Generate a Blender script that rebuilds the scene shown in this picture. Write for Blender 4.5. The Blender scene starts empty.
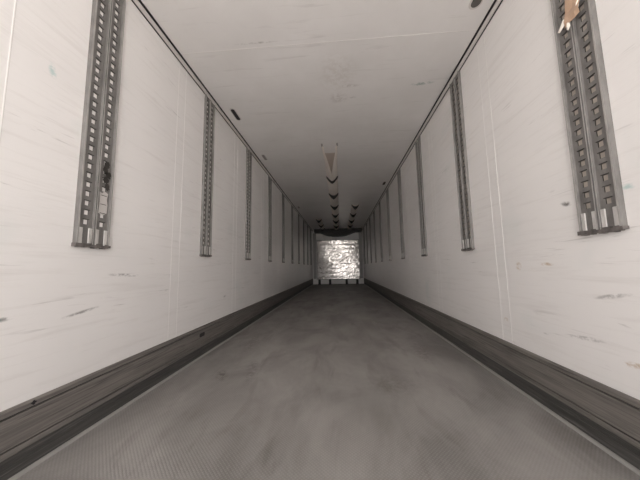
import bpy, bmesh, math, random
from mathutils import Vector, Matrix
random.seed(7)
S = bpy.context.scene
C = S.collection

# ------------------------------------------------------------------ camera
F_PX = 257.74
yaw, pitch, roll = -0.0744, 0.1061, -0.0181
cy, sy, cp, sp = math.cos(yaw), math.sin(yaw), math.cos(pitch), math.sin(pitch)
fwd = Vector((sy * cp, cy * cp, sp)); rt = Vector((cy, -sy, 0)); up = rt.cross(fwd)
cr, sr = math.cos(roll), math.sin(roll)
right = cr * rt + sr * up; upv = -sr * rt + cr * up
cam = bpy.data.cameras.new('camera'); camo = bpy.data.objects.new('camera', cam); C.objects.link(camo)
m = Matrix((right, upv, -fwd)).transposed().to_4x4(); m.translation = (0, 0, 0.8046)
camo.matrix_world = m
cam.sensor_fit = 'HORIZONTAL'; cam.sensor_width = 36; cam.lens = F_PX / 640 * 36
cam.clip_start = 0.02; cam.clip_end = 200
S.camera = camo

# ------------------------------------------------------------------ world, daylight through the open rear end
w = bpy.data.worlds.new('overcast_sky'); S.world = w; w.use_nodes = True
nt = w.node_tree; bg = nt.nodes['Background']
bg.inputs['Color'].default_value = (1.0, 0.975, 0.965, 1)
tc = nt.nodes.new('ShaderNodeTexCoord'); sx = nt.nodes.new('ShaderNodeSeparateXYZ'); mr = nt.nodes.new('ShaderNodeMapRange')
nt.links.new(tc.outputs['Generated'], sx.inputs[0]); nt.links.new(sx.outputs['Z'], mr.inputs[0])
mr.inputs[1].default_value = 0.0; mr.inputs[2].default_value = 0.35; mr.inputs[3].default_value = 2.6; mr.inputs[4].default_value = 1.0   # hazy sky, brightest at the horizon
nt.links.new(mr.outputs[0], bg.inputs['Strength'])
pl = bpy.data.lights.new('rear_opening_portal', 'AREA'); pl.shape = 'RECTANGLE'; pl.size = 2.46; pl.size_y = 2.6
po = bpy.data.objects.new('rear_opening_portal', pl); C.objects.link(po)
pl.cycles.is_portal = True
po.location = (-0.089, -0.82, 1.3); po.rotation_euler = (math.radians(90), 0, 0)

sun = bpy.data.lights.new('sun', 'SUN'); sun.energy = 10.0; sun.angle = 0.01; sun.color = (1.0, 0.96, 0.92)
so = bpy.data.objects.new('sun', sun); C.objects.link(so)          # stands beyond the front end: it lights the yard behind the trailer, not the inside
so.rotation_euler = (math.radians(-38), 0, math.radians(-15))
S.view_settings.view_transform = 'Standard'; S.view_settings.look = 'None'
S.view_settings.gamma = 1.0; S.view_settings.use_curve_mapping = False
S.view_settings.exposure = 1.28
S.cycles.use_denoising = True
S.cycles.max_bounces = 14; S.cycles.diffuse_bounces = 10; S.cycles.glossy_bounces = 6

# ------------------------------------------------------------------ dimensions (metres)
A, B, H, L, Y0 = -1.3189, 1.1411, 2.6075, 12.55, -0.8
ZB, ZT, ZR = 0.272, 2.571, 0.931        # top of kick rail, underside of ceiling moulding, foot of cargo rails

# ------------------------------------------------------------------ node helpers
def mat(name, col, rough=0.6, metal=0.0, spec=0.5):
    m = bpy.data.materials.new(name); m.use_nodes = True
    b = m.node_tree.nodes['Principled BSDF']
    b.inputs['Base Color'].default_value = (*col, 1); b.inputs['Roughness'].default_value = rough
    b.inputs['Metallic'].default_value = metal; b.inputs['Specular IOR Level'].default_value = spec
    return m
def coords(m, scale, rot=(0, 0, 0)):
    n = m.node_tree.nodes; tc = n.new('ShaderNodeTexCoord'); mp = n.new('ShaderNodeMapping')
    mp.inputs['Scale'].default_value = scale; mp.inputs['Rotation'].default_value = rot
    m.node_tree.links.new(tc.outputs['Object'], mp.inputs['Vector']); return mp.outputs['Vector']
def noise(m, vec, scale=1.0, detail=5, rough=0.6, dist=0.0):
    n = m.node_tree.nodes.new('ShaderNodeTexNoise'); n.inputs['Scale'].default_value = scale
    n.inputs['Detail'].default_value = detail; n.inputs['Roughness'].default_value = rough
    n.inputs['Distortion'].default_value = dist
    m.node_tree.links.new(vec, n.inputs['Vector']); return n.outputs['Fac']
def ramp(m, fac, p0, p1, v0=0.0, v1=1.0):
    n = m.node_tree.nodes.new('ShaderNodeMapRange'); n.inputs[1].default_value = p0; n.inputs[2].default_value = p1
    n.inputs[3].default_value = v0; n.inputs[4].default_value = v1
    m.node_tree.links.new(fac, n.inputs[0]); return n.outputs[0]
def mult(m, a, b):
    n = m.node_tree.nodes.new('ShaderNodeMath'); n.operation = 'MULTIPLY'
    m.node_tree.links.new(a, n.inputs[0]); m.node_tree.links.new(b, n.inputs[1]); return n.outputs[0]
def mix(m, fac, c0, c1):
    n = m.node_tree.nodes.new('ShaderNodeMix'); n.data_type = 'RGBA'
    L_ = m.node_tree.links; L_.new(fac, n.inputs[0])
    for c, i in ((c0, 6), (c1, 7)):
        if isinstance(c, tuple): n.inputs[i].default_value = (*c, 1)
        else: L_.new(c, n.inputs[i])
    return n.outputs[2]
def setcol(m, c): m.node_tree.links.new(c, m.node_tree.nodes['Principled BSDF'].inputs['Base Color'])
def bump(m, h, strength, dist=0.01):
    n = m.node_tree.nodes.new('ShaderNodeBump'); n.inputs['Strength'].default_value = strength
    n.inputs['Distance'].default_value = dist
    m.node_tree.links.new(h, n.inputs['Height'])
    m.node_tree.links.new(n.outputs[0], m.node_tree.nodes['Principled BSDF'].inputs['Normal'])

def spots(m, col, items, axis):
    """stains of their own shape at real places on a wall: items = (y, z, half length, half height, tilt, strength, colour)"""
    N = m.node_tree.nodes; K = m.node_tree.links
    for (u, v, a, b, tilt, st, c) in items:
        tc = N.new('ShaderNodeTexCoord'); mp = N.new('ShaderNodeMapping'); mp.vector_type = 'TEXTURE'
        if axis == 'x':
            mp.inputs['Location'].default_value = (0, u, v); mp.inputs['Rotation'].default_value = (tilt, 0, 0)
            mp.inputs['Scale'].default_value = (50, a, b)
        else:
            mp.inputs['Location'].default_value = (u, v, 0 if axis == 'f' else H); mp.inputs['Rotation'].default_value = (0, 0, tilt)
            mp.inputs['Scale'].default_value = (a, b, 50)
        K.new(tc.outputs['Object'], mp.inputs['Vector'])
        ln = N.new('ShaderNodeVectorMath'); ln.operation = 'LENGTH'; K.new(mp.outputs['Vector'], ln.inputs[0])
        f = ramp(m, ln.outputs['Value'], 1.0, 0.3, 0, st)
        nz = ramp(m, noise(m, coords(m, (30, 30, 60)), 1.0, 4), 0.42, 0.6)
        col = mix(m, mult(m, f, nz), col, c)
    return col

# ------------------------------------------------------------------ materials
def wall_material(name, base, stains):
    m = mat(name, base, 0.42, 0, 0.45)
    big = noise(m, coords(m, (1, 0.5, 1.4)), 1.2, 3, 0.5)
    c = mix(m, ramp(m, big, 0.35, 0.7), base, tuple(x * 0.93 for x in base))
    st = noise(m, coords(m, (1, 1.3, 22)), 1.6, 6, 0.65, 0.3)           # handling scuffs, long and level
    c = mix(m, ramp(m, st, 0.52, 0.72, 0, 0.22), c, (0.50, 0.46, 0.43))
    s2 = noise(m, coords(m, (1, 4, 60), (0.03, 0, 0)), 1.0, 3, 0.6, 0.5)  # fine slanting scratches
    ms = noise(m, coords(m, (1, 1.2, 2.3)), 1.7, 2)
    c = mix(m, mult(m, ramp(m, s2, 0.63, 0.71, 0, 0.4), ramp(m, ms, 0.48, 0.62)), c, (0.33, 0.31, 0.29))
    gr = noise(m, coords(m, (1, 2.2, 2.2)), 1.1, 2)
    c = mix(m, ramp(m, gr, 0.62, 0.8, 0, 0.25), c, (0.55, 0.62, 0.60))
    c = spots(m, c, stains, 'x')
    setcol(m, c)
    bump(m, noise(m, coords(m, (1, 6, 26)), 2.0, 5), 0.25, 0.004)
    return m
WHITE = (0.81, 0.785, 0.77)
green = (0.46, 0.58, 0.56); dark = (0.12, 0.11, 0.10); rust = (0.42, 0.27, 0.13)
m_wl = wall_material('white_panel_left', WHITE, [
    (1.02, 1.745, 0.02, 0.05, 0.2, 0.8, green), (0.9, 0.62, 0.10, 0.012, 0.1, 0.8, dark),
    (1.25, 0.60, 0.12, 0.010, 0.15, 0.7, dark), (1.5, 0.78, 0.14, 0.012, -0.05, 0.6, dark), (2.9, 0.50, 0.05, 0.02, 0.0, 0.5, dark)])
m_wr = wall_material('white_panel_right', WHITE, [
    (1.36, 1.10, 0.035, 0.015, 0.25, 1.0, dark), (1.08, 1.10, 0.035, 0.015, 0.1, 0.9, green),
    (1.52, 0.80, 0.05, 0.012, 0.0, 0.7, rust), (1.75, 0.79, 0.03, 0.03, 0.0, 0.7, rust),
    (1.2, 0.66, 0.09, 0.012, -0.2, 0.7, dark), (1.35, 0.45, 0.12, 0.012, -0.1, 0.6, dark), (1.15, 0.40, 0.06, 0.014, -0.15, 0.7, rust),
    (1.93, 0.42, 0.03, 0.02, 0.0, 0.8, rust)])
m_bead = mat('white_seam_bead', (0.90, 0.88, 0.86), 0.6, 0, 0.2)
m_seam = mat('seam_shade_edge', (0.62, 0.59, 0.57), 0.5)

m_ceil = mat('ceiling_panel', (0.84, 0.82, 0.81), 0.33)
c = mix(m_ceil, ramp(m_ceil, noise(m_ceil, coords(m_ceil, (1, 1, 1)), 1.5, 4), 0.35, 0.7), (0.84, 0.82, 0.81), (0.77, 0.75, 0.735))
c = mix(m_ceil, ramp(m_ceil, noise(m_ceil, coords(m_ceil, (1.2, 14, 1)), 1.5, 5, 0.6, 0.4), 0.6, 0.75, 0, 0.3), c, (0.40, 0.37, 0.35))
c = spots(m_ceil, c, [(0.02, 2.25, 0.22, 0.30, 0, 0.16, (0.36, 0.28, 0.2)), (0.03, 2.6, 0.13, 0.10, 0, 0.3, (0.3, 0.25, 0.2)),
                      (0.15, 2.42, 0.12, 0.03, 0, 0.3, (0.3, 0.25, 0.2)), (0.18, 2.6, 0.05, 0.02, 0, 0.5, (0.3, 0.28, 0.26)),
                      (0.86, 2.46, 0.14, 0.03, -0.1, 0.8, (0.28, 0.36, 0.33)), (-0.62, 1.85, 0.2, 0.012, 0, 0.6, (0.35, 0.33, 0.3))], 'z')
setcol(m_ceil, c); bump(m_ceil, noise(m_ceil, coords(m_ceil, (3, 3, 1)), 1.5, 4), 0.15, 0.01)

m_floor = mat('grey_antislip_floor', (0.2, 0.19, 0.18), 0.55, 0, 0.4)
f1 = noise(m_floor, coords(m_floor, (1.6, 0.9, 1)), 1.5, 6, 0.6, 0.4)
c = mix(m_floor, ramp(m_floor, f1, 0.36, 0.64), (0.19, 0.178, 0.169), (0.32, 0.302, 0.288))
f2 = noise(m_floor, coords(m_floor, (7, 1.1, 1)), 1.5, 5, 0.6, 0.3)
c = mix(m_floor, ramp(m_floor, f2, 0.5, 0.68, 0, 0.3), c, (0.30, 0.285, 0.27))
f3 = noise(m_floor, coords(m_floor, (4.5, 1.0, 1), (0, 0, 0.06)), 1.5, 4, 0.55, 0.6)
c = mix(m_floor, ramp(m_floor, f3, 0.56, 0.74, 0, 0.5), c, (0.105, 0.09, 0.08))
c = spots(m_floor, c, [(-0.92, 2.0, 0.05, 0.12, 0.4, 0.8, (0.07, 0.06, 0.055)), (-0.72, 2.1, 0.06, 0.3, 0.2, 0.5, (0.09, 0.08, 0.07)),
                       (-0.98, 2.9, 0.08, 0.5, 0.1, 0.5, (0.10, 0.085, 0.07)), (0.75, 2.6, 0.1, 0.4, -0.1, 0.5, (0.10, 0.085, 0.075)),
                       (0.35, 1.9, 0.2, 0.2, 0, 0.35, (0.1, 0.09, 0.08))], 'f')
vo = m_floor.node_tree.nodes.new('ShaderNodeTexVoronoi'); vo.inputs['Scale'].default_value = 1.0; vo.inputs['Randomness'].default_value = 0.12
m_floor.node_tree.links.new(coords(m_floor, (85, 85, 85), (0, 0, 0.785)), vo.inputs['Vector'])
c = mix(m_floor, ramp(m_floor, vo.outputs['Distance'], 0.15, 0.45, 0.22, 0), c, (0.42, 0.40, 0.38))   # worn light tips of the studs
setcol(m_floor, c); bump(m_floor, ramp(m_floor, vo.outputs['Distance'], 0.1, 0.5, 1, 0), 0.5, 0.002)

def streaked(name, c0, c1, c2, rough=0.5, metal=0.3):
    m = mat(name, c0, rough, metal)
    a = noise(m, coords(m, (1, 1.1, 60)), 1.5, 6, 0.7, 0.2)
    c = mix(m, ramp(m, a, 0.38, 0.62), c0, c1)
    b = noise(m, coords(m, (1, 3, 110)), 1.0, 4, 0.6)
    c = mix(m, ramp(m, b, 0.56, 0.68, 0, 0.8), c, c2)
    setcol(m, c); return m
m_kick = streaked('scuffed_kick_rail', (0.25, 0.23, 0.21), (0.155, 0.14, 0.13), (0.075, 0.065, 0.06))
m_cove = streaked('dark_floor_cove', (0.10, 0.095, 0.09), (0.06, 0.058, 0.055), (0.17, 0.16, 0.15))
m_strip = mat('bare_aluminium_edge', (0.42, 0.41, 0.39), 0.45, 0.4)
m_black = mat('black_rubber_seal', (0.012, 0.011, 0.012), 0.6)
m_trim = mat('pale_moulding', (0.66, 0.63, 0.61), 0.35)

def metal_mat(name, a, b, met=0.25):
    m = mat(name, a, 0.6, met, 0.3)
    c = mix(m, ramp(m, noise(m, coords(m, (8, 8, 3)), 3, 5), 0.35, 0.65), a, b)
    setcol(m, c); bump(m, noise(m, coords(m, (40, 40, 8)), 2, 3), 0.15, 0.001); return m
m_gal = metal_mat('galvanised_steel', (0.24, 0.228, 0.218), (0.16, 0.152, 0.145))
m_flange = metal_mat('bright_steel_edge', (0.50, 0.48, 0.46), (0.36, 0.345, 0.33), 0.3)
m_clip = metal_mat('bright_foot_clip', (0.70, 0.68, 0.66), (0.50, 0.48, 0.46), 0.3)
m_cap = metal_mat('worn_end_cap', (0.20, 0.18, 0.17), (0.10, 0.09, 0.085))
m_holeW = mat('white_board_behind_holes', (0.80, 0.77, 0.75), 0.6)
m_holeD = mat('shaded_board_behind_holes', (0.34, 0.30, 0.26), 0.6)  # same board as on the left, darkened for shade in the right-wall holes
m_hole_edge = mat('dark_hole_edge', (0.05, 0.045, 0.04), 0.7, 0.3)
m_duct = mat('pale_duct_fabric', (0.90, 0.84, 0.78), 0.8)
m_mouth_shade = mat('brown_mouth_shade', (0.58, 0.50, 0.45), 0.85)  # brownish shade between the flaps, put into a colour
m_strap = mat('black_strap', (0.02, 0.017, 0.016), 0.8)
m_foil = mat('crumpled_aluminium', (0.80, 0.77, 0.74), 0.24, 0.95)
setcol(m_foil, mix(m_foil, ramp(m_foil, noise(m_foil, coords(m_foil, (9, 9, 14)), 1.2, 4), 0.4, 0.7), (0.78, 0.74, 0.70), (0.50, 0.47, 0.44)))
m_grey = mat('grey_painted_frame', (0.36, 0.34, 0.32), 0.5)
m_dk = mat('charcoal_plastic', (0.035, 0.032, 0.03), 0.6)
m_offwhite = mat('offwhite_plastic', (0.86, 0.83, 0.80), 0.5)
m_ground = mat('pale_concrete_yard', (0.50, 0.485, 0.47), 0.9)
m_lens = mat('smoked_lamp_lens', (0.10, 0.095, 0.09), 0.25)
m_lens2 = mat('grey_lamp_lens', (0.27, 0.25, 0.24), 0.35)
m_tape = mat('brown_packing_tape', (0.50, 0.34, 0.24), 0.35)
m_paper = mat('torn_white_paper', (0.85, 0.80, 0.72), 0.7)
m_resid = mat('grey_sticker_residue', (0.52, 0.49, 0.47), 0.6)

# ------------------------------------------------------------------ mesh helpers
def link(name, bm, mats, parent=None, smooth=False):
    me = bpy.data.meshes.new(name); bmesh.ops.recalc_face_normals(bm, faces=bm.faces[:]); bm.to_mesh(me); bm.free()
    for x in (mats if isinstance(mats, (list, tuple)) else [mats]): me.materials.append(x)
    if smooth:
        for p in me.polygons: p.use_smooth = True
    o = bpy.data.objects.new(name, me); C.objects.link(o)
    if parent: o.parent = parent
    return o
def box(bm, x0, x1, y0, y1, z0, z1, mi=0):
    vs = [bm.verts.new((x, y, z)) for x in (x0, x1) for y in (y0, y1) for z in (z0, z1)]
    for q in ((0, 1, 3, 2), (4, 6, 7, 5), (0, 4, 5, 1), (2, 3, 7, 6), (0, 2, 6, 4), (1, 5, 7, 3)):
        f = bm.faces.new([vs[i] for i in q]); f.material_index = mi
def prism(bm, prof, y0, y1, mi=0, mis=None):
    """closed profile of (x, z) drawn out along y"""
    a = [bm.verts.new((x, y0, z)) for x, z in prof]; b = [bm.verts.new((x, y1, z)) for x, z in prof]
    n = len(prof)
    for i in range(n):
        j = (i + 1) % n
        f = bm.faces.new((a[i], a[j], b[j], b[i])); f.material_index = mis[i] if mis else mi
    bm.faces.new(a); bm.faces.new(b[::-1])
def struct(o): o['kind'] = 'structure'; return o
def tag(o, label, cat, group=None):
    o['label'] = label; o['category'] = cat
    if group: o['group'] = group
    return o
def empty(name, loc, label, cat, group=None):
    o = bpy.data.objects.new(name, None); C.objects.link(o); o.location = loc; o.empty_display_size = 0.1
    return tag(o, label, cat, group)

# ------------------------------------------------------------------ the trailer body
PITCH = 1.17
def wall(name, X, sgn, m, seams):
    bm = bmesh.new()
    box(bm, min(X, X - sgn * 0.07), max(X, X - sgn * 0.07), Y0, L + 0.07, -0.08, H + 0.08)
    for yc, half in seams:                                   # pairs of pale joint beads, flush on the lining
        for q in (-half, half):
            a, b = X + sgn * 0.0005, X + sgn * 0.0014
            box(bm, min(a, b), max(a, b), yc + q - 0.002, yc + q + 0.002, ZB, ZT, 1)
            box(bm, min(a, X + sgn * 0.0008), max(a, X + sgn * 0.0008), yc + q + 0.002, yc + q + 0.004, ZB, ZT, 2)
    return struct(link(name, bm, [m, m_bead, m_seam]))
wall('wall_left', A, 1, m_wl, [(0.815 + PITCH * k, 0.05) for k in range(10)])
wall('wall_right', B, -1, m_wr, [(0.76 + PITCH * k, 0.05) for k in range(10)])
bm = bmesh.new(); box(bm, A - 0.07, B + 0.07, Y0, L + 0.07, H, H + 0.08)
for y in (1.895, 5.55, 9.2):
    box(bm, A + 0.03, B - 0.03, y - 0.0018, y + 0.0018, H - 0.0010, H, 1)
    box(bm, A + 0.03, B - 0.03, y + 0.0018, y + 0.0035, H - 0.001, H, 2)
struct(link('ceiling', bm, [m_ceil, m_bead, m_seam]))
bm = bmesh.new(); box(bm, A - 0.0, B + 0.0, Y0, L + 0.0, -0.08, 0); struct(link('floor', bm, m_floor))
bm = bmesh.new(); box(bm, A, B, L, L + 0.07, 0, H); struct(link('wall_front', bm, m_offwhite))
bm = bmesh.new(); box(bm, -40, 40, -60, 40, -1.25, -1.2); struct(link('ground_yard', bm, m_ground))

def side_trims(side, X, s):
    P = lambda lst: [(X + s * x, z) for x, z in lst]
    # kick rail: cap, main board, lower band, grooves between them, dark cove below
    bm = bmesh.new()
    prism(bm, P([(0, 0.273), (0.006, 0.273), (0.014, 0.266), (0.014, 0.246), (0, 0.246)]), Y0, L - 0.02)
    prism(bm, P([(0, 0.246), (0.006, 0.246), (0.006, 0.240), (0, 0.240)]), Y0, L - 0.02, 1)
    prism(bm, P([(0, 0.240), (0.018, 0.240), (0.018, 0.122), (0, 0.122)]), Y0, L - 0.02)
    prism(bm, P([(0, 0.122), (0.010, 0.122), (0.010, 0.117), (0, 0.117)]), Y0, L - 0.02, 1)
    prism(bm, P([(0, 0.117), (0.018, 0.117), (0.018, 0.096), (0.012, 0.088), (0, 0.088)]), Y0, L - 0.02)
    prism(bm, P([(0, 0.088), (0.010, 0.088), (0.008, 0.055), (0.014, 0.018), (0.020, 0.004), (0, 0.004)]), Y0, L - 0.02, 2)
    prism(bm, P([(0.002, 0.062), (0.012, 0.060), (0.012, 0.050), (0.002, 0.048)]), Y0, L - 0.02, 2)
    prism(bm, P([(0.0, 0.008), (0.022, 0.012), (0.030, 0.008), (0.033, 0.0), (0.0, 0.0)]), Y0, L - 0.02, 3)
    struct(link('baseboard_' + side, bm, [m_kick, m_black, m_cove, m_strip]))
    bm = bmesh.new()
    prism(bm, P([(0, ZT + 0.004), (0.010, ZT + 0.004), (0.020, ZT + 0.014), (0.022, H), (0, H)]), Y0, L - 0.02)
    prism(bm, P([(0, ZT - 0.003), (0.006, ZT - 0.003), (0.006, ZT + 0.004), (0, ZT + 0.004)]), Y0, L - 0.02, 1)
    prism(bm, P([(0.022, H - 0.008), (0.033, H - 0.006), (0.035, H), (0.022, H)]), Y0, L - 0.02, 1)
    struct(link('trim_1' if side == 'left' else 'trim_2', bm, [m_trim, m_black]))
side_trims('left', A, 1); side_trims('right', B, -1)

# ------------------------------------------------------------------ cargo rails: twin perforated tracks on both walls
RW, RH = 0.188, ZT - 0.004 - ZR
TW = 0.070      # width of one track floor
def track_mesh(nholes, y0):
    """a track floor at depth 3 mm above the lining, square holes with a pressed rim; local x = out of the wall"""
    bm = bmesh.new()
    hw, hh = 0.011, 0.012; zs = 0.105; pt = 0.05; d = 0.010; y1 = y0 + TW; yc = (y0 + y1) / 2
    def q(pts, mi):
        f = bm.faces.new([bm.verts.new(p) for p in pts]); f.material_index = mi
    def rect(ya, yb, za, zb, x=d, mi=0): q([(x, ya, za), (x, yb, za), (x, yb, zb), (x, ya, zb)], mi)
    rect(y0, y1, 0.0, zs)
    for k in range(nholes):
        z = zs + k * pt; c = z + pt / 2
        rect(y0, yc - hw, z, z + pt); rect(yc + hw, y1, z, z + pt)
        rect(yc - hw, yc + hw, z, c - hh); rect(yc - hw, yc + hw, c + hh, z + pt)
        b = 0.0065
        q([(d, yc - hw, c - hh), (d, yc + hw, c - hh), (b, yc + hw, c - hh), (b, yc - hw, c - hh)], 2)
        q([(d, yc - hw, c + hh), (d, yc + hw, c + hh), (b, yc + hw, c + hh), (b, yc - hw, c + hh)], 2)
        q([(d, yc - hw, c - hh), (d, yc - hw, c + hh), (b, yc - hw, c + hh), (b, yc - hw, c - hh)], 2)
        q([(d, yc + hw, c - hh), (d, yc + hw, c + hh), (b, yc + hw, c + hh), (b, yc + hw, c - hh)], 2)
        rect(yc - hw, yc + hw, c - hh, c + hh, b, 1)
        # pressed lip above every hole
        box(bm, d, d + 0.003, yc - hw - 0.006, yc + hw + 0.006, c + hh + 0.001, c + hh + 0.004, 2)
    rect(y0, y1, zs + nholes * pt, RH)
    bmesh.ops.remove_doubles(bm, verts=bm.verts[:], dist=1e-5)
    return bm
def ridge(bm, ya, yb, z0, z1, h0, h1):
    vs = []
    for z in (z0, z1):
        vs.append([bm.verts.new(p) for p in ((0, ya, z), (h0, ya, z), (h1, (ya * .8 + yb * .2), z), (h1, (ya * .2 + yb * .8), z), (h0, yb, z), (0, yb, z))])
    for i in range(6):
        j = (i + 1) % 6; f = bm.faces.new((vs[0][i], vs[0][j], vs[1][j], vs[1][i])); f.material_index = 0 if i == 2 else 1  # pale front face, dark sides: shading of one steel put into the colour
    bm.faces.new(vs[0]); bm.faces.new(vs[1][::-1])
def make_rail(hole_mat, label, group, loc, rz):
    t = empty('cargo_rail', loc, label, 'rail', group); t.rotation_euler = (0, 0, rz)
    h = RW / 2
    yA, yB = -h + 0.014, h - 0.014 - TW
    n = int((RH - 0.105) / 0.05)
    link('track', track_mesh(n, yA), [m_gal, hole_mat, m_hole_edge], t)
    link('track', track_mesh(n, yB), [m_gal, hole_mat, m_hole_edge], t)
    for ya in (-h, h - 0.014):
        bm = bmesh.new(); ridge(bm, ya, ya + 0.014, 0.012, RH, 0.010, 0.020)
        link('edge_flange', bm, [m_flange, m_gal], t)
    bm = bmesh.new(); ridge(bm, yA + TW, (yA + TW + yB) / 2 - 0.002, 0.012, RH, 0.012, 0.019)
    ridge(bm, (yA + TW + yB) / 2 + 0.002, yB, 0.012, RH, 0.012, 0.019)
    link('centre_ridge', bm, [m_flange, m_gal], t)
    for yc in (yA + 0.010, yA + TW - 0.010, yB + 0.010, yB + TW - 0.010):   # riveted clips at the foot, over the track floor
        bm = bmesh.new(); box(bm, 0.010, 0.0165, yc - 0.010, yc + 0.010, 0.014, 0.100)
        bmesh.ops.bevel(bm, geom=bm.edges[:], offset=0.002, segments=1, affect='EDGES')
        link('foot_clip', bm, m_clip, t)
    bm = bmesh.new()
    pts = 13
    for k in range(pts - 1):                                                  # scalloped, battered foot plate
        ya = -h - 0.004 + (RW + 0.008) * k / (pts - 1); yb = -h - 0.004 + (RW + 0.008) * (k + 1) / (pts - 1)
        zz = [0.0, -0.003, 0.002, -0.002, 0.003, 0.0, -0.004, -0.002, 0.002, -0.004, 0.0, 0.003]
        box(bm, 0, 0.024, ya, yb, zz[k], 0.018 + zz[(k * 5) % 12])
    link('end_cap', bm, m_cap, t)
    return t
def copy_rail(src, label, loc):
    r = src.copy(); C.objects.link(r); r.location = loc; r['label'] = label
    for ch in list(src.children):
        c_ = ch.copy(); C.objects.link(c_); c_.parent = r
    return r
ordn = ['nearest the camera', 'second from the camera', 'third from the camera', 'fourth from the camera', 'fifth from the camera',
        'sixth from the camera', 'seventh from the camera', 'eighth from the camera', 'ninth from the camera', 'tenth and last, beside the silver bulkhead']
YL, YR = 1.268, 1.192
lead = None
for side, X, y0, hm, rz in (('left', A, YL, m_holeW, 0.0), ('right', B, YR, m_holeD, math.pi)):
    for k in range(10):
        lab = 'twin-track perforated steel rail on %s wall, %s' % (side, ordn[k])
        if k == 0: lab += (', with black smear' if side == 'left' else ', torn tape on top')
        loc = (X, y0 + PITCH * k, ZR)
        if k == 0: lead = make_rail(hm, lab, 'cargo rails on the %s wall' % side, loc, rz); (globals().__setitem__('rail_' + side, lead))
        else: copy_rail(lead, lab, loc)

# grease smear, a part of the nearest left rail (far track)
def blot(bm, x, yc, zc, ry, rz_, n=22, seed=1, th=0.0012):
    rnd = random.Random(seed); ring = []
    for i in range(n):
        a = 2 * math.pi * i / n; r = 0.65 + 0.5 * rnd.random()
        ring.append((yc + math.cos(a) * ry * r, zc + math.sin(a) * rz_ * r))
    a = [bm.verts.new((x, p, q)) for p, q in ring]; b = [bm.verts.new((x + th, p, q)) for p, q in ring]
    bm.faces.new(a); bm.faces.new(b[::-1])
    for i in range(n): bm.faces.new((a[i], a[(i + 1) % n], b[(i + 1) % n], b[i]))
bm = bmesh.new()
for i, (dy, z) in enumerate([(0.050, 0.475), (0.042, 0.44), (0.060, 0.415), (0.048, 0.385), (0.058, 0.35)]):
    blot(bm, 0.0145, dy, z, 0.018, 0.022, seed=i + 3)
g = link('grease_smear', bm, m_hole_edge, rail_left); g['label'] = 'black greasy smear'

# torn grey sticker over the far track of that rail
bm = bmesh.new()
pts = [(-0.026, -0.062), (0.004, -0.070), (0.024, -0.058), (0.026, -0.01), (0.020, 0.02), (0.026, 0.055), (0.002, 0.066), (-0.010, 0.050), (-0.026, 0.058), (-0.022, 0.0)]
a = [bm.verts.new((0, y, z)) for y, z in pts]; b = [bm.verts.new((0.0012, y, z)) for y, z in pts]
bm.faces.new(a); bm.faces.new(b[::-1])
for i in range(len(pts)): bm.faces.new((a[i], a[(i + 1) % len(pts)], b[(i + 1) % len(pts)], b[i]))
o = link('torn_sticker', bm, m_resid); o.location = (A + 0.0102, YL + 0.046, ZR + 0.255)
tag(o, 'torn grey sticker stuck over the track of the nearest left rail', 'sticker')

# brown tape torn across the head of the nearest right rail
t = empty('packing_tape', (B - 0.021, YR, 1.93), 'torn brown packing tape with white frayed ends across the nearest right rail', 'tape')
def ribbon(name, pts, width, mt, par, seed=0):
    """a crumpled strip: centre line points (out, y, z)"""
    rnd = random.Random(seed); bm = bmesh.new(); rows = []
    for p in pts:
        row = []
        for k in range(5):
            s = (k / 4 - 0.5) * width
            row.append(bm.verts.new((-p[0] - 0.006 * rnd.random(), p[1] + s, p[2] + 0.010 * rnd.random())))
        rows.append(row)
    for i in range(len(rows) - 1):
        for k in range(4): bm.faces.new((rows[i][k], rows[i][k + 1], rows[i + 1][k + 1], rows[i + 1][k]))
    o = link(name, bm, mt, par)
    s = o.modifiers.new('thick', 'SOLIDIFY'); s.thickness = 0.0012
    return o
ribbon('tape_strip', [(0.003, -0.012, 0.0), (0.005, -0.014, 0.03), (0.002, -0.02, 0.06), (0.006, -0.03, 0.10), (0.003, -0.035, 0.15)], 0.075, m_tape, t, 1)
def shard(pts, sd):
    rnd = random.Random(sd); bm = bmesh.new()
    a = [bm.verts.new((-0.002 - 0.008 * rnd.random(), y, z)) for y, z in pts]
    c0 = bm.verts.new((-0.012, sum(p[0] for p in pts) / len(pts), sum(p[1] for p in pts) / len(pts)))
    for i in range(len(a)): bm.faces.new((a[i], a[(i + 1) % len(a)], c0))
    o = link('frayed_end', bm, m_paper, t); s = o.modifiers.new('thick', 'SOLIDIFY'); s.thickness = 0.001
shard([(0.062, 0.012), (0.052, 0.002), (0.022, 0.028), (0.018, 0.045), (0.028, 0.05)], 2)
shard([(0.022, -0.012), (0.012, -0.024), (0.000, -0.010), (0.002, 0.016), (0.014, 0.022)], 3)
shard([(-0.030, 0.035), (-0.046, 0.062), (-0.058, 0.085), (-0.050, 0.05), (-0.038, 0.025)], 4)

# ------------------------------------------------------------------ small drain slots in the kick rail
for (y, z, ln) in ((2.40, 0.200, 0.045), (1.06, 0.259, 0.010)):
    bm = bmesh.new(); box(bm, 0, 0.0008, -ln, ln, -0.5 * (0.034 if ln > .02 else 0.018), 0.5 * (0.034 if ln > .02 else 0.018))
    bmesh.ops.bevel(bm, geom=[e for e in bm.edges if abs(e.verts[0].co.x - e.verts[1].co.x) > 1e-5], offset=0.006, segments=3, affect='EDGES')
    o = link('drain_slot', bm, m_black); o.location = (A + (0.0182 if z < 0.24 else 0.0142), y, z)
    tag(o, {2.40: 'small black slot in the left kick rail below the first wall joint', 1.06: 'tiny dark notch in the cap of the left kick rail'}[y], 'slot')

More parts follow.
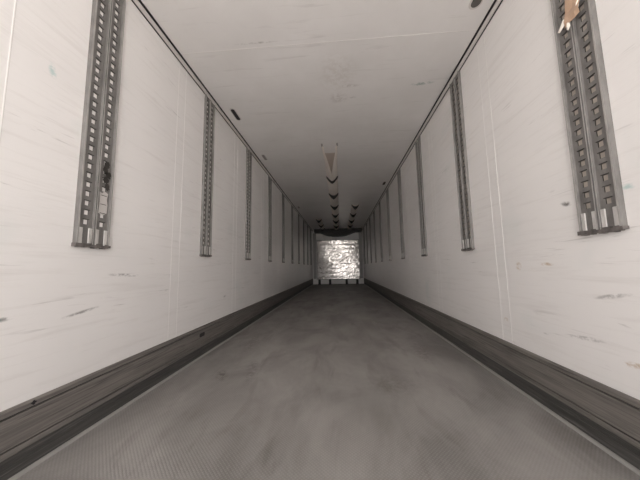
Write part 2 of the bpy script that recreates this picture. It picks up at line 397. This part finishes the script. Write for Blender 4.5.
# ------------------------------------------------------------------ ceiling lamps along both edges
def stadium(bm, r, half, z0, z1, mi=0, n=10):
    ring = []
    for k in range(n + 1): a = math.pi * k / n; ring.append((r * math.cos(a), half + r * math.sin(a)))
    for k in range(n + 1): a = math.pi + math.pi * k / n; ring.append((r * math.cos(a), -half + r * math.sin(a)))
    a = [bm.verts.new((x, y, z0)) for x, y in ring]; b = [bm.verts.new((x, y, z1)) for x, y in ring]
    f = bm.faces.new(a); f.material_index = mi; bm.faces.new(b[::-1]).material_index = mi
    for i in range(len(ring)): bm.faces.new((a[i], a[(i + 1) % len(ring)], b[(i + 1) % len(ring)], b[i])).material_index = mi
def lamp(x, y, r, half, lens, label, rz=0.0):
    t = empty('ceiling_lamp', (x, y, H), label, 'lamp', 'small oblong lamps along the ceiling edges'); t.rotation_euler = (0, 0, rz)
    bm = bmesh.new(); stadium(bm, r + 0.012, half + 0.004, -0.004, 0.0); link('rim', bm, m_trim, t)
    bm = bmesh.new(); stadium(bm, r, half, -0.009, -0.004)
    bmesh.ops.bevel(bm, geom=[e for e in bm.edges if all(v.co.z < -0.008 for v in e.verts)], offset=0.003, segments=2, affect='EDGES')
    link('lens', bm, lens, t)
lamp(-1.172, 2.77, 0.021, 0.085, m_black, 'black oblong lamp on ceiling by the second rail of left wall')
lamp(-1.178, 3.96, 0.018, 0.075, m_lens2, 'grey oblong lamp on ceiling behind the black one on left')
lamp(-1.178, 7.5, 0.018, 0.075, m_lens2, 'tiny far lamp on left ceiling edge by the sixth rail')
lamp(0.985, 1.62, 0.030, 0.060, m_lens, 'dark oval lamp on ceiling at top edge above the right wall')
lamp(1.01, 5.55, 0.024, 0.075, m_lens, 'small dark oval lamp on ceiling beside far right wall rails')

# ------------------------------------------------------------------ deflated fabric air ducts held by black straps
def duct(x, ys, ye, wd, label, straps, flap):
    t = empty('air_duct', (x, ys, H), label, 'air duct', 'fabric air ducts under the ceiling')
    Lg = ye - ys; bm = bmesh.new(); N = int(Lg / 0.1); rows = []; rnd = random.Random(int(x * 100))
    base = 1.30 if flap else 0.0
    for i in range(N + 1):
        y = base + (Lg - base) * i / N
        ph = min(abs(y + ys - s) for s in straps)
        sag = 0.030 + 0.030 * min(1, ph / 0.45)
        row = []
        for k in range(9):
            u = k / 8 * 2 - 1
            row.append(bm.verts.new((u * wd / 2, y, -0.004 - sag * (1 - u * u) ** 0.8 + rnd.uniform(-.001, .001))))
        rows.append(row)
    for i in range(N):
        for k in range(8): bm.faces.new((rows[i][k], rows[i][k + 1], rows[i + 1][k + 1], rows[i + 1][k]))
    sl = link('sleeve', bm, m_duct, t, True); sd = sl.modifiers.new('thick', 'SOLIDIFY'); sd.thickness = 0.002
    for s in straps:
        bm = bmesh.new(); rows = []
        for k in range(13):
            u = k / 12 * 2 - 1
            zc = -0.006 - 0.100 * (1 - abs(u) ** 1.7); hh = 0.03 + 0.06 * (1 - abs(u))
            rows.append([bm.verts.new(p) for p in ((u * wd * .52, s - ys - 0.02, zc + hh * .5), (u * wd * .52, s - ys - 0.02, zc - hh * .5),
                                                   (u * wd * .52, s - ys + 0.03, zc - hh * .5), (u * wd * .52, s - ys + 0.03, zc + hh * .5))])
        for i in range(12):
            for j in range(4): bm.faces.new((rows[i][j], rows[i][(j + 1) % 4], rows[i + 1][(j + 1) % 4], rows[i + 1][j]))
        bm.faces.new(rows[0]); bm.faces.new(rows[-1][::-1])
        link('strap', bm, m_strap, t)
    if flap:
        bm = bmesh.new(); box(bm, -wd * .47, wd * .47, 0.30, 1.35, -0.004, -0.001); link('mouth_shade', bm, m_mouth_shade, t)  # added sheet under the ceiling, standing in for shade inside the mouth
        for sg in (-1, 1):                                     # the torn mouth: two limp flaps that meet at the first strap
            bm = bmesh.new(); rows = []
            M = 16
            for i in range(M + 1):
                v = i / M; y = 0.02 + v * 1.36
                outer = sg * (wd / 2 * (1 - 0.10 * v) + 0.004 * math.sin(9 * v))
                # inner edge: thin strip at the mouth widening after 40 %
                wv = 0.24 + 0.76 * min(1, max(0, (v - 0.10) / 0.62)) ** 0.9
                inner = outer * (1 - wv) - (0.006 * sg if v > .8 else 0)
                row = []
                for k in range(6):
                    u = k / 5; xx = outer + (inner - outer) * u
                    row.append(bm.verts.new((xx, y, -0.004 - (0.035 + 0.07 * v) * math.sin(min(1, u * 1.0) * math.pi / 2) - 0.003 * math.sin(12 * v + 3 * u))))
                rows.append(row)
            for i in range(M):
                for k in range(5): bm.faces.new((rows[i][k], rows[i][k + 1], rows[i + 1][k + 1], rows[i + 1][k]))
            fl = link('torn_flap', bm, m_duct, t, True); sd = fl.modifiers.new('thick', 'SOLIDIFY'); sd.thickness = 0.002
            bm = bmesh.new(); box(bm, sg * wd / 2 - 0.012, sg * wd / 2 + 0.012, -0.02, 0.05, -0.012, 0)
            link('ceiling_clip', bm, m_grey, t)
    return t
duct(-0.106, 3.62, 11.95, 0.225, 'central pale fabric air duct, its torn mouth hanging open in two flaps', [4.97, 6.17, 7.37, 8.6, 9.8, 11.0], True)
duct(0.495, 7.30, 11.95, 0.21, 'pale fabric air duct with black straps, right of the torn central one', [7.4, 8.6, 9.8, 11.0], False)
duct(-0.74, 9.20, 11.95, 0.21, 'short pale fabric air duct far down, left of the torn central one', [9.5, 10.7, 11.7], False)

# ------------------------------------------------------------------ front end: bulkhead, evaporator, white floor skirt
t = empty('silver_bulkhead', (-0.075, 12.33, 0), 'crumpled silver metal bulkhead panel on dark feet at the far front end', 'bulkhead')
bm = bmesh.new(); nx, nz = 44, 40; x0, x1, z0, z1 = -1.0, 1.0, 0.255, 2.085; g = []
rnd = random.Random(5)
for j in range(nz + 1):
    row = []
    for i in range(nx + 1):
        rib = 0.002 * math.sin(j / nz * math.pi * 2 * 9)
        d = rnd.uniform(-0.0033, 0.0033) + rib + 0.006 * math.sin(i * .21 + 1) * math.sin(j * .17)
        xx = x0 + (x1 - x0) * i / nx
        row.append(bm.verts.new((xx, d - 0.03 + 0.05 * (xx - 0.35) ** 2, z0 + (z1 - z0) * j / nz)))
    g.append(row)
for j in range(nz):
    for i in range(nx): bm.faces.new((g[j][i], g[j][i + 1], g[j + 1][i + 1], g[j + 1][i]))
o = link('panel', bm, m_foil, t); sd = o.modifiers.new('thick', 'SOLIDIFY'); sd.thickness = 0.02; sd.offset = 1
for i in range(2):
    bm = bmesh.new(); xx = (-1.01, 1.01)[i]; box(bm, xx - 0.012, xx + 0.012, -0.03, 0.04, 0.25, 2.10); link('side_rail', bm, m_flange, t)
bm = bmesh.new(); box(bm, -1.022, 1.022, -0.032, 0.04, 2.085, 2.11); link('top_rail', bm, m_flange, t)
bm = bmesh.new(); box(bm, -1.022, 1.022, -0.032, 0.04, 0.235, 0.257); link('bottom_rail', bm, m_grey, t)
for xx in (-0.90, -0.40, 0.38, 0.88):
    bm = bmesh.new(); box(bm, xx - 0.055, xx + 0.055, -0.02, 0.05, 0.012, 0.235); box(bm, xx - 0.07, xx + 0.07, -0.04, 0.07, 0, 0.012)
    link('foot', bm, m_dk, t)
for (xx, zz, r) in ((-.45, 1.09, .02), (.30, 1.09, .03), (.56, 1.09, .022), (-.28, .93, .026), (-.08, .92, .024), (-.19, .66, .03), (-.86, .78, .024), (.36, .95, .018), (.12, 1.75, .02), (.98, .62, .02)):
    bm = bmesh.new()
    bmesh.ops.create_cone(bm, cap_ends=True, segments=12, radius1=r, radius2=r * .8, depth=0.02, matrix=Matrix.Translation((xx, -0.035, zz)) @ Matrix.Rotation(math.pi / 2, 4, 'X'))
    link('dark_fixing', bm, m_dk, t)
# white air-return skirt behind the feet
bm = bmesh.new(); prism(bm, [(A + 0.06, 0.04), (A + 0.06, 0.26), (B - 0.06, 0.26), (B - 0.06, 0.04)], 12.44, L - 0.001)
struct(link('baseboard_front', bm, m_offwhite))
for i, (xa, xb) in enumerate(((A + 0.045, A + 0.19), (B - 0.19, B - 0.045))):
    bm = bmesh.new(); box(bm, xa, xb, 12.47, L - 0.001, 0.265, 2.47)
    bmesh.ops.bevel(bm, geom=bm.edges[:], offset=0.01, segments=2, affect='EDGES')
    struct(link('trim_%d' % (3 + i), bm, m_grey))
# evaporator on the ceiling over the bulkhead
t = empty('evaporator_unit', (-0.05, 12.15, H), 'dark cooling unit hung from the ceiling above the silver bulkhead', 'cooling unit')
bm = bmesh.new()
prof = []
for k in range(17):
    u = k / 16 * 2 - 1; prof.append((u * 1.12, -0.15 - 0.19 * max(0, 1 - (abs(u + 0.03) / 0.72) ** 2.5)))
vs = [[bm.verts.new((x, y, z)) for x, z in [(-1.12, -0.002)] + prof + [(1.12, -0.002)]] for y in (-0.16, 0.36)]
n = len(vs[0])
for i in range(n): bm.faces.new((vs[0][i], vs[0][(i + 1) % n], vs[1][(i + 1) % n], vs[1][i]))
bm.faces.new(vs[0]); bm.faces.new(vs[1][::-1])
link('housing', bm, m_dk, t)
bm = bmesh.new()
for k in range(12): box(bm, -0.70, 0.70, -0.172, -0.158, -0.03 - k * 0.0115, -0.024 - k * 0.0115)
link('outlet_grille', bm, m_dk, t)
for xx in (-0.72, -0.36):
    bm = bmesh.new(); bmesh.ops.create_cone(bm, cap_ends=True, segments=12, radius1=0.035, radius2=0.035, depth=0.32, matrix=Matrix.Translation((xx, 0.30, -0.315)))
    link('drain_pipe', bm, m_offwhite, t)
